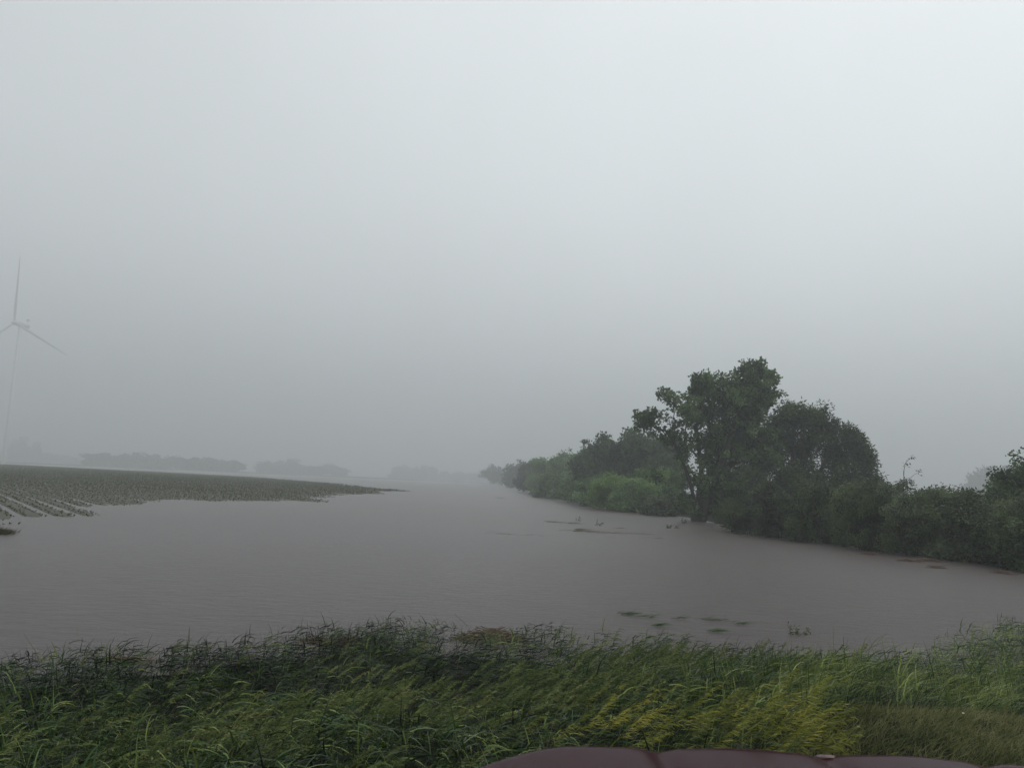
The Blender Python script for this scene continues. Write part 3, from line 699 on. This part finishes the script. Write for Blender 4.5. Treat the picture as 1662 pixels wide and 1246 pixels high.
for lv in range(7):
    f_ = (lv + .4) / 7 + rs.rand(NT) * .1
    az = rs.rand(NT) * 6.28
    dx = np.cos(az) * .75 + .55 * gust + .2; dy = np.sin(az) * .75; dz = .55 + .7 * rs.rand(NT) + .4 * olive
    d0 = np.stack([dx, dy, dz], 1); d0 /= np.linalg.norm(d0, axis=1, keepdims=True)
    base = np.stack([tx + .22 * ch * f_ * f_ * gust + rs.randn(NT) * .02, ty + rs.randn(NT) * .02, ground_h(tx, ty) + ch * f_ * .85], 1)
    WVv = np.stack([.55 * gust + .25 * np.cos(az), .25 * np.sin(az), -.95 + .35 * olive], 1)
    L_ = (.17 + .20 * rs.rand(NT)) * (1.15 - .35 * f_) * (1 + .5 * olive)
    tn = np.clip(tt * .42 + f_ * .12 + rs.rand(NT) ** 2.6 * .66 - .05 + .36 * olive - .20 * sstep(1.5, -.5, tx) * sstep(8, 10, ty) + .16 * sstep(4, 6.5, tx) * sstep(8.5, 11, ty), 0, 1)  # f_ term tints lower leaves darker, painting shade into the foot of the grass
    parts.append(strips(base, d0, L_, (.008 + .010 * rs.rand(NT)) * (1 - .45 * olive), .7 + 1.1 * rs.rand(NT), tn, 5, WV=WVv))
STR = leaf_mat('dead_straw', [(.10, .075, .045), (.20, .16, .09), (.34, .29, .18)], .15, 1.0)
ns_ = 420; x, y = scatter(ns_, 3.4, 15.5); k = (y < shore_y(x) + .2) & (mown(x, y) < .5); x, y = x[k], y[k]; n = len(x)
ps = strips(np.stack([x, y, ground_h(x, y)], 1), dirs_n(n, .55, .35), .35 + .4 * rs.rand(n), .003 + .005 * rs.rand(n), .2 + 1.2 * rs.rand(n) ** 2, rs.rand(n) * .9, 5)
tag(link('dead_stalks', gmesh('dead_stalks', [ps], STR)), 'pale dead straw stalks scattered through the green bank grass', 'dead grass', kind='stuff')
# thin upright stems carrying them
d0 = np.stack([.10 + .25 * gust + rs.randn(NT) * .08, rs.randn(NT) * .08, np.ones(NT)], 1); d0 /= np.linalg.norm(d0, axis=1, keepdims=True)
parts.append(strips(np.stack([tx, ty, ground_h(tx, ty) - .03], 1), d0, ch * 1.1, np.full(NT, .006), .2 + .3 * gust, tt * .4, 4))
# fine under-grass
nf = 42000; x, y = scatter(nf, 2.9, 19.5); k = (y - shore_y(x) < .5 + .6 * wob(x, y, .5)) & (mown(x, y) < .6) & clear_of_debris(x, y) & (wob(x, y, .42, 2.) + .6 * wob(x, y, 1.3, 5.) > -.3); x, y = x[k], y[k]; n = len(x)
parts.append(strips(np.stack([x, y, ground_h(x, y) - .02], 1), dirs_n(n, .45, .15), .16 + .26 * rs.rand(n), .004 + .005 * rs.rand(n), .3 + 1.2 * rs.rand(n), rs.rand(n) ** 1.5 * .6, 4))
p1 = None; print('stems', NT, n)
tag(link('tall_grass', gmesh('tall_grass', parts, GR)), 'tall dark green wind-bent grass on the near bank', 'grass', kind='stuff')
# short mown verge
x, y = scatter(230000, 2.7, 10.5); k = mown(x, y) > .25; x, y = x[k], y[k]
xb = rs.rand(30000) * 12 - 6; yb = 2.15 + rs.rand(30000) * 1.0; x = np.r_[x, xb]; y = np.r_[y, yb]
n = len(x); print('short', n); bs = np.stack([x, y, ground_h(x, y) - .01], 1)
VG = leaf_mat('verge_grass', [(.04, .052, .018), (.095, .115, .038), (.17, .175, .07), (.28, .26, .12)], .3, 1.2, .6, .2)
p2 = strips(bs, dirs_n(n, .6, .2), .05 + .09 * rs.rand(n) * (1 + .5 * wob(x, y, .4)), .004 + .005 * rs.rand(n), .3 + .6 * rs.rand(n), rs.rand(n) * .8, 3)
tag(link('verge_grass', gmesh('verge_grass', [p2], VG)), 'short yellowish mown grass along the road verge at lower right', 'grass', kind='stuff')

# seed heads
def heads(x, y, h, ln, head, nsp, tint, name, m, lean=.25, bendf=1.0, sl=.03, sw=.006, plume=(.35, -.25)):
    n = len(x); base = np.stack([x, y, h - .02], 1); d = dirs_n(n, .16, lean); bend = (.8 + .7 * rs.rand(n)) * bendf
    st = strips(base, d, ln, np.full(n, .005), bend, tint * .6, 6)
    # follow the same curve to find where the panicle hangs
    p = base.copy(); dd = d.copy(); W3 = np.array([1, 0, -.35]); pts = [p.copy()]; ds = [dd.copy()]
    for k in range(6):
        dd = dd + W3 * (bend / 5)[:, None]; dd /= np.linalg.norm(dd, axis=1, keepdims=True); 
        if k < 5: p = p + dd * (ln / 5)[:, None]; pts.append(p.copy()); ds.append(dd.copy())
    pts = np.array(pts); Cc, Dc, Wc, T = [], [], [], []
    for q in range(nsp):
        t = (5 - head * 5 * (1 - q / nsp)); t = np.full(n, t) + rs.rand(n) * .05; t = np.clip(t, 0, 4.999); i0 = t.astype(int); f_ = (t - i0)[:, None]
        P = pts[i0, np.arange(n)] * (1 - f_) + pts[i0 + 1, np.arange(n)] * f_
        dirn = ds[-1] * .6 + rs.randn(n, 3) * .46 + np.array([plume[0], 0, plume[1]]); dirn /= np.linalg.norm(dirn, axis=1, keepdims=True)
        w_ = np.cross(dirn, rs.randn(n, 3)); w_ /= np.linalg.norm(w_, axis=1, keepdims=True) + 1e-9
        taper = 1.15 - .6 * q / nsp
        L_ = sl * taper * (.7 + .6 * rs.rand(n))
        Cc.append(P); Dc.append(dirn * L_[:, None]); Wc.append(w_ * (sw * (.6 + .8 * rs.rand(n)))[:, None]); T.append(np.clip(tint + rs.rand(n) * .4, 0, 1))
    C = np.concatenate(Cc); D = np.concatenate(Dc); W = np.concatenate(Wc)
    P = np.stack([C, C + D * .45 + W, C + D, C + D * .45 - W], 1).reshape(-1, 3)
    return [st, (P, np.arange(len(P)).reshape(-1, 4), np.concatenate(T))]
def surface_at(px, py, zoff):           # where the sight line meets the top of the grass
    d = ray(px, py); 
    for t in np.arange(2.0, 30, .05):
        X_, Y_, Z_ = d[0] * t, d[1] * t, CAMZ + d[2] * t
        if Z_ < float(ground_h(X_, Y_)) + zoff: return X_, Y_
    return None
HM = leaf_mat('pale_seed_head', [(.05, .08, .025), (.13, .165, .055), (.24, .27, .095), (.40, .40, .17)], .3, .8, .6, .2)
YM = leaf_mat('yellow_seed_head', [(.09, .11, .024), (.17, .19, .035), (.29, .29, .05), (.42, .37, .07)], .3, 1.2, .6, .2)
hxs, hys = [], []
spots = [(80, 1150, 1.2), (150, 1190, 1.2), (250, 1180, 1.3), (350, 1150, 1.2), (400, 1120, .9), (430, 1190, 1.2), (540, 1120, 1.0), (600, 1100, .8), (640, 1135, 1.1), (700, 1110, .9), (790, 1090, .9), (830, 1110, .9), (870, 1100, .9), (760, 1140, 1.1), (900, 1110, .8), (930, 1060, .9), (960, 1085, .8), (1000, 1050, .9), (1060, 1050, 1.0), (1090, 1065, 1.0), (1140, 1070, 1.0), (1040, 1100, 1.0), (1200, 1080, .9), (1260, 1060, .9), (1320, 1070, .9), (1180, 1120, .9), (1480, 1100, 1.4), (1560, 1080, 1.4)]
for px, py, r in spots:
    s = surface_at(px, py, .5); k = 34 if px < 850 else 58
    hxs.append(s[0] + rs.randn(k) * .34 * r); hys.append(s[1] + rs.randn(k) * .38 * r)
x, y = scatter(420, 4, 14); hxs.append(x); hys.append(y)
x = np.concatenate(hxs); y = np.concatenate(hys); k = (y > 3.6) & (y < shore_y(x) + .2) & (mown(x, y) < .3); x, y = x[k], y[k]; n = len(x)
pp = heads(x, y, ground_h(x, y), (.60 + .22 * rs.rand(n)), .32, 46, rs.rand(n) * .6, 'seed', HM, sl=.060, sw=.0042, bendf=.8, plume=(.55, .0))
tag(link('seeding_grass', gmesh('seeding_grass', pp, HM)), 'pale feathery grass seed heads bent over by the wind on the near bank', 'grass', kind='stuff')
hxs, hys = [], []
for px, py, r, k in [(890, 1165, .9, 10), (925, 1165, 1.0, 14), (950, 1165, .7, 12), (985, 1135, .6, 9), (1000, 1160, .7, 7), (1080, 1145, 1.4, 26), (1130, 1140, 1.6, 40), (1180, 1165, 1.5, 34), (1240, 1160, 1.3, 24), (1310, 1120, 1.6, 60), (1350, 1125, 1.5, 60), (1330, 1145, 1.4, 40), (1420, 1125, 1.5, 26), (1440, 1120, 1.2, 14), (1540, 1090, 1.6, 22)]:
    s = surface_at(px, py, .55); hxs.append(s[0] + rs.randn(k) * .22 * r - .12); hys.append(s[1] + rs.randn(k) * .25 * r)
x = np.concatenate(hxs); y = np.concatenate(hys); k = (mown(x, y) < .5) & (rs.rand(len(x)) < .5); x, y = x[k], y[k]; n = len(x)
pp = heads(x, y, ground_h(x, y), (.74 + .22 * rs.rand(n)), .34, 26, .05 + rs.rand(n) * .5, 'seed', YM, sl=.095, sw=.0040, bendf=.7, plume=(.75, -.35))
tag(link('yellow_grass', gmesh('yellow_grass', pp, YM)), 'yellow drooping seed heads among the grass right of centre', 'grass', kind='stuff')

# ------------------------------------------------------------------ debris and floating mats
REED = mat('dead_reed', (.13, .088, .066), .8, .2)
REED2 = mat('pale_dead_reed', (.22, .18, .13), .8, .2)
def debris(name, px, py, lx, ly, n, hgt, label, cat, grp=None, seed=0, pale=.2, z=None, slen=.35):
    r_ = np.random.RandomState(seed + 500); X0, Y0 = at(px, py, .02 if z is None else z)
    A, B_, ra, mi = [], [], [], []
    q = r_.randn(n, 2) * .42; q = np.clip(q, -1, 1)
    zz = np.clip(1 - np.hypot(q[:, 0], q[:, 1]), 0, 1) * hgt * r_.rand(n)
    c = np.stack([q[:, 0] * lx, q[:, 1] * ly, zz + .012], 1); a = r_.randn(n) * .7; tilt = r_.randn(n) * .18
    d = np.stack([np.cos(a), np.sin(a), tilt], 1) * (slen * (.4 + r_.rand(n)))[:, None] * .5
    rad = .004 + .008 * r_.rand(n) ** 2
    v, f = tubes((c - d, c + d, rad, rad * .7), 4)
    mi = np.repeat((r_.rand(n) < pale).astype(int), 4)
    g0 = max(float(ground_h(X0, Y0)), 0.0)
    o = link(name, np_mesh(name, v, f, [REED, REED2], midx=mi), None, (X0, Y0, g0))
    return tag(o, label, cat, grp)
debris('reed_debris', 800, 1011, .62, .42, 520, .22, 'brown heap of dead reeds washed up behind the grass at centre', 'debris', 'reed heaps washed up on the near bank', 1, .45, .3)
debris('reed_debris', 560, 1016, .85, .25, 320, .12, 'low flat streak of dead reeds left of the centre heap', 'debris', 'reed heaps washed up on the near bank', 2, .3, .3)
debris('reed_debris', 215, 1040, .45, .15, 60, .06, 'thin scrap of pale dead reeds at the left part of the bank edge', 'debris', 'reed heaps washed up on the near bank', 3, .7, .3)
for i, (px, py, lx, ly, n, lab) in enumerate([(1412, 899, .55, .5, 90, 'brown drift heap against the shrubs, leftmost of the bank drifts'), (1474, 910, .5, .35, 60, 'small drift of sticks just right of the leftmost bank drift'), (1508, 910, .8, .5, 110, 'widest brown drift at the shrub stems'), (1520, 921, .35, .25, 40, 'dark stick drift floating clear below the widest bank drift'), (1630, 930, .45, .4, 60, 'drift of sticks nearest the right edge, against the shrubs')]):
    debris('stick_drift', px, py, lx, ly, n, .16, lab, 'debris', 'drifts of sticks along the shrubs', 10 + i, .1, slen=.5)
def mat_float(px, py, lx, ly, n, lab, seed, m, hgt=.05, grp=None, ln=.28):
    r_ = np.random.RandomState(seed + 700); X0, Y0 = at(px, py)
    nb = 1 + n // 130; bc = np.stack([r_.rand(nb) * 2 - 1, r_.randn(nb) * .35], 1); bsz = .14 + .20 * r_.rand(nb) ** 2
    n = int(n * .28); ib = r_.choice(nb, n, p=bsz / bsz.sum()); q = bc[ib] + r_.randn(n, 2) * (bsz[ib] * [[1.25], [.5]]).T; a = r_.randn(n) * .5 - .1
    base = np.stack([q[:, 0] * lx, q[:, 1] * ly + q[:, 0] * lx * -.06, .012 + hgt * .6 * r_.rand(n) ** 2], 1)
    d = np.stack([np.cos(a), np.sin(a), .18 + .3 * r_.rand(n)], 1); d /= np.linalg.norm(d, axis=1, keepdims=True)
    P, F, T = strips(base, d, ln * (.5 + r_.rand(n)), .005 + .008 * r_.rand(n), .35 + .3 * r_.rand(n), r_.rand(n) * .8, 4)
    o = link('floating_weed', np_mesh('floating_weed', P, F, [m], T), None, (X0, Y0, 0)); return tag(o, lab, 'floating weed', grp)
FW = leaf_mat('floating_weed_olive', [(.05, .055, .02), (.09, .09, .03), (.13, .12, .05)], .2, .5)
FG = leaf_mat('floating_grass_green', [(.045, .075, .035), (.075, .13, .055), (.12, .19, .08)], .2, .5)
G1 = 'olive weed rafts in mid water'; G2 = 'flattened grass just off the near bank'
mat_float(915, 849, 1.4, .9, 420, 'olive floating weed raft, leftmost of those in mid water', 1, FW, .10, G1, .5)
mat_float(948, 861, .7, .6, 240, 'small compact olive weed raft between two longer ones', 2, FW, .10, G1, .5)
mat_float(985, 865, 2.0, .8, 620, 'longest olive weed raft in mid water', 3, FW, .10, G1, .5)
mat_float(1012, 858, .9, .4, 70, 'sparse brownish weed patch behind the longest raft', 4, FW, .03, G1, .4)
mat_float(1048, 873, 1.6, .25, 50, 'thin trailing weed streak right of the longest raft', 5, FW, .02, G1, .4)
mat_float(835, 868, 2.6, .35, 60, 'faint thin streak of weed alone near mid water', 15, FW, .02, None, .5)
mat_float(1022, 998, .55, .12, 190, 'green streak of drowned grass off the bank, leftmost', 6, FG, .05, G2)
mat_float(1062, 1002, .45, .10, 110, 'thin middle streak of drowned grass off the bank', 7, FG, .04, G2)
mat_float(1128, 1006, .42, .12, 150, 'drowned grass streak right of the middle one', 8, FG, .05, G2)
mat_float(1185, 1013, .35, .12, 90, 'feathery drowned grass patch farthest right in its row', 9, FG, .05, G2)
mat_float(1045, 1015, .35, .10, 120, 'dark drowned grass tuft close against the bank', 10, FG, .06, G2)
mat_float(1150, 1025, .45, .15, 150, 'dark drowned grass nearest the bank on the right', 11, FG, .07, G2)
mat_float(1090, 832, 2.6, .5, 300, 'long weed raft in front of the tall trunk foot', 12, FG, .12, None, .6)
mat_float(985, 823, 1.8, .6, 120, 'dark weed patch at the waterline below the bright green bush', 13, FG, .12, None, .6)
mat_float(808, 809, 2.0, .8, 90, 'lone dark weed clump far out on the flood', 14, FG, .35, None, .9)
# upright snags and twigs sticking out of the water
def snag(px, py, h, n, label, seed, grp='twigs poking out of the flood', spread=.5, rad=.012):
    r_ = np.random.RandomState(seed + 900); X0, Y0 = at(px, py); lines = []
    for k in range(n):
        a = r_.rand() * 6.28
        lines.append((curve_pts((r_.randn() * .06, r_.randn() * .06, -.15), (math.cos(a) * spread, math.sin(a) * spread, 1), 4, (.5, 0, -.2), (h + .15) * (.6 + .5 * r_.rand())), rad, rad * .4))
    o = empty('snag', (X0, Y0, 0)); link('twigs', stick_mesh(lines, 'twigs', BARK), o)
    m_ = 26 * n // 2; C = np.array([lines[r_.randint(n)][0][r_.randint(2, 5)] + r_.randn(3) * h * .08 for _ in range(m_)]); C[:, 2] = np.maximum(C[:, 2], .02)
    s_ = .10 * h; link('leaves', quads_leaves(C, r_.randn(m_, 3) * s_ + [s_, 0, 0], r_.randn(m_, 3) * s_ * .35, 0, r_.rand(m_), [LM['shrub']], 'leaves'), o)
    return tag(o, label, 'snag', grp)
snag(1293, 1030, .30, 7, 'small leafy twig clump sticking up close off the near bank', 1, 'twigs poking out of the flood', .7, .006)
snag(1084, 857, .4, 5, 'left of two dark stumps in the water before the tallest tree', 2, rad=.03)
snag(1096, 857, .35, 4, 'right of two dark stumps in the water before the tallest tree', 3, rad=.03)
snag(1108, 849, .5, 7, 'dark twig knot closest to the tall trunk foot', 4, rad=.03)
snag(937, 845, .45, 3, 'tiny twig tip behind the leftmost weed raft', 5, rad=.02)
snag(969, 853, .6, 2, 'single thin twig behind the small compact weed raft', 6, rad=.03)
# low flooded grass islet, far left
r_ = np.random.RandomState(3); X0, Y0 = at(-10, 866); n = 1100
q = r_.randn(n, 2) * [.26, .32]
P, F, T = strips(np.stack([q[:, 0], q[:, 1], np.zeros(n)], 1), dirs_n(n, .4, .2)[:n], .16 + .2 * r_.rand(n), .02 + .015 * r_.rand(n), .6 + .5 * r_.rand(n), r_.rand(n) * .8, 4)
tag(link('grass_islet', np_mesh('grass_islet', P, F, [FW], T), None, (X0, Y0, 0)), 'low tuft of green weeds above the water at the left edge', 'grass tuft')
# reed stalks standing at the bank edge
for i, (px, py, h, ln_, lab) in enumerate([(78, 1052, .32, (-.8, 0, 1), 'single pale broken reed leaning left at the left bank edge'), (768, 1000, .20, (-1.0, 0, .8), 'pale reed stub sticking out of the centre reed heap')]):
    X0, Y0 = at(px, py, .2); o = link('reed_stalk', stick_mesh([(curve_pts((0, 0, -.2), ln_, 3, (0, 0, 0), h + .3), .007, .004)], 'reed_stalk', REED2), None, (X0, Y0, .12 + max(0, float(ground_h(X0, Y0)))))
    tag(o, lab, 'reed')
# white wildflowers
FLW = mat('white_petal', (.5, .5, .42), .6); STM = mat('flower_stem', (.05, .09, .03), .7)
for i, (px, py, lab) in enumerate([(1386, 1183, 'white wildflower at the foot of the tall grass by the hood, upper of two'), (1389, 1196, 'white wildflower just below its twin at the grass foot by the hood'), (1556, 1160, 'white wildflower alone in the grass edge toward the right')]):
    X0, Y0 = surface_at(px, py, .14); g0 = float(ground_h(X0, Y0)); o = empty('wildflower', (X0, Y0, g0)); tag(o, lab, 'flower', 'white wildflowers in the verge')
    link('stem', stick_mesh([(curve_pts((0, 0, -.02), (.1, 0, 1), 4, (.3, 0, 0), .17), .002, .0015)], 'stem', STM), o)
    a = np.arange(12) * 2 * math.pi / 12; c0 = np.array([.035, 0, .15]); D = np.stack([np.cos(a), np.sin(a) * .7, np.sin(a) * .4 + .2], 1) * .014; W = np.cross(D, [0, 0, 1]) * .25
    link('blossom', quads_leaves(np.repeat(c0[None], 12, 0), D, W, 0, None, [FLW], 'blossom'), o)

# ------------------------------------------------------------------ the maroon vehicle: its bonnet reaches into the view
def paint_mat():
    m = mat('maroon_car_paint', (.026, .0022, .0055), .18, .03); b = m.node_tree.nodes['Principled BSDF']
    b.inputs['Coat Weight'].default_value = .02; b.inputs['Coat Roughness'].default_value = .12
    N = m.node_tree.nodes; L = m.node_tree.links; v = N.new('ShaderNodeTexVoronoi'); v.inputs['Scale'].default_value = 90
    g = N.new('ShaderNodeTexCoord'); L.new(g.outputs['Object'], v.inputs['Vector'])
    r = N.new('ShaderNodeMapRange'); r.inputs[1].default_value = .0; r.inputs[2].default_value = .28; r.inputs[3].default_value = 1; r.inputs[4].default_value = 0; L.new(v.outputs[0], r.inputs[0])
    bp = N.new('ShaderNodeBump'); bp.inputs['Strength'].default_value = .35; bp.inputs['Distance'].default_value = .0015; L.new(r.outputs[0], bp.inputs['Height']); L.new(bp.outputs[0], b.inputs['Coat Normal'])
    return m
PAINT = paint_mat(); BLK = mat('black_trim', (.012, .012, .013), .5)
HX0, HX1, HYF, HZ = -.115, 1.545, 1.93, 2.420
def hood_z(x, y):
    c = (HX0 + HX1) / 2; u = (x - c) / ((HX1 - HX0) / 2)
    z = HZ + .015 - .030 * np.abs(u) ** 3 + (HYF - y) * .045
    z += .004 * (1 - sstep(.40, .52, np.abs(x - c))) * sstep(.0, .35, HYF - y + .1)           # raised centre bulge
    z -= .008 * np.exp(-((np.abs(x - c) - .36) / .028) ** 2) + .007 * np.exp(-((x - c) / .028) ** 2)   # three creases
    z += .003 * np.cos((x - c) / .36 * 2 * math.pi + math.pi) * (np.abs(u) < .99)
    z -= .006 * np.exp(-((x - c) / .02) ** 2) * 0
    z -= .075 * sstep(.16, 0, HYF - y) ** 2                                                   # nose rolls down
    z -= .03 * sstep(.12, 0, x - HX0) ** 2 + .03 * sstep(.12, 0, HX1 - x) ** 2
    return z
car = empty('car', (.74, .4, 1.31)); tag(car, 'wet maroon hood of the vehicle the view is taken from', 'car')
cl_ = np.array(car.location)
def car_part(name, v, f, m, smooth=True, mod=None):
    o = link(name, np_mesh(name, np.asarray(v) - cl_, f, [m], smooth=smooth), car); return o
nx, ny = 120, 90
xs = np.linspace(HX0, HX1, nx); t_ = np.linspace(0, 1, ny)
XX, TT = np.meshgrid(xs, t_)
front = HYF - .20 * np.clip(1 - (XX - HX0) / .30, 0, 1) ** 2.2 - .20 * np.clip(1 - (HX1 - XX) / .30, 0, 1) ** 2.2
YY = .55 + (front - .55) * TT
ZZ = hood_z(XX, HYF - (front - YY)) 
top = np.stack([XX, YY, ZZ], -1).reshape(-1, 3)
bot = top - [0, 0, .03]
F = grid_faces(nx, ny); Fb = F[:, ::-1] + nx * ny
rim = np.r_[np.arange(nx), np.arange(nx - 1, nx * ny, nx)[1:], np.arange(nx * ny - 2, nx * (ny - 1) - 1, -1), np.arange(nx * (ny - 2), 0, -nx)]
r2 = np.roll(rim, -1); Fs = np.stack([rim, rim + nx * ny, r2 + nx * ny, r2], 1)
car_part('hood', np.vstack([top, bot]), np.vstack([F, Fb, Fs]), PAINT)
# fenders: swept sections outside the hood line
for sgn, xe in ((-1, HX0), (1, HX1)):
    prof = [(-.006, -.016), (-.03, -.02), (-.07, -.045), (-.095, -.10), (-.11, -.25), (-.11, -.50), (-.09, -.62)]
    P = []; nn = 30
    for k in range(nn):
        y = .55 + (HYF - .23 - .55) * k / (nn - 1); zb = float(hood_z(np.array(xe), np.array(y)))
        tap = 1 - .5 * (k / (nn - 1)) ** 5
        for dx, dz in prof: P.append((xe + sgn * -dx * -1 * -1 * tap if False else xe + sgn * (-dx) * tap, y, zb + dz))
    P = np.array(P); np_ = len(prof); F = grid_faces(np_, nn)
    car_part('fender', P, F if sgn < 0 else F[:, ::-1], PAINT)
# nose: grille, bumper, headlights, wheels
def box(x0, x1, y0, y1, z0, z1, name, m, bev=.02):
    v = np.array([(x, y, z) for x in (x0, x1) for y in (y0, y1) for z in (z0, z1)]); f = np.array([(0, 1, 3, 2), (4, 6, 7, 5), (0, 4, 5, 1), (2, 3, 7, 6), (0, 2, 6, 4), (1, 5, 7, 3)])
    o = car_part(name, v, f, m, smooth=False); b = o.modifiers.new('b', 'BEVEL'); b.width = bev; b.segments = 3; return o
box(.28, 1.20, 1.70, 1.86, 1.95, 2.20, 'grille', BLK)
box(-.12, 1.60, 1.60, 1.98, 1.62, 1.92, 'bumper', PAINT, .06)
hl = mat('headlight_glass', (.5, .5, .52), .1, .6)
box(-.05, .24, 1.62, 1.80, 2.0, 2.18, 'headlight', hl, .03); box(1.24, 1.53, 1.62, 1.80, 2.0, 2.18, 'headlight', hl, .03)
for xx in (-.02, 1.5):
    o = link('wheel', lathe([(.12, -.11), (.22, -.12), (.36, -.11), (.385, -.07), (.385, .07), (.36, .11), (.22, .12), (.12, .11)], 32, 'wheel', BLK), car)
    o.rotation_euler = (0, math.pi / 2, 0); o.location = (xx - cl_[0], 1.15 - cl_[1], 1.70 - cl_[2])
# small hood emblem stud at the nose
stud = car_part('washer_nozzle', np.array([(.705, 1.80, 0), (.738, 1.80, 0), (.742, 1.812, 0), (.700, 1.812, 0), (.711, 1.802, .004), (.733, 1.802, .004), (.733, 1.809, .003), (.711, 1.809, .003)]) + [0, 0, float(hood_z(np.array(.75), np.array(1.8))) - .003],
                np.array([(0, 1, 5, 4), (1, 2, 6, 5), (2, 3, 7, 6), (3, 0, 4, 7), (4, 5, 6, 7)]), mat('pink_grey_plastic', (.13, .08, .085), .4, .4), smooth=False)

# ------------------------------------------------------------------ rain haze
me = bpy.data.meshes.new('haze')
v = [(x, y, z) for x in (-2700, 2700) for y in (-500, 2700) for z in (-2, 225)]
me.from_pydata(v, [], [(0, 1, 3, 2), (4, 6, 7, 5), (0, 4, 5, 1), (2, 3, 7, 6), (0, 2, 6, 4), (1, 5, 7, 3)])
hz_m = bpy.data.materials.new('rain_haze'); hz_m.use_nodes = True; hn = hz_m.node_tree.nodes
for n_ in list(hn): hn.remove(n_)
ho = hn.new('ShaderNodeOutputMaterial'); pv = hn.new('ShaderNodeVolumePrincipled')
pv.inputs['Color'].default_value = (.81, .84, .855, 1); pv.inputs['Density'].default_value = .0016; pv.inputs['Anisotropy'].default_value = .45
hz_m.node_tree.links.new(pv.outputs[0], ho.inputs['Volume'])
me.materials.append(hz_m)
tag(link('haze', me), 'grey rain haze filling the air over the flood', 'haze', kind='stuff')
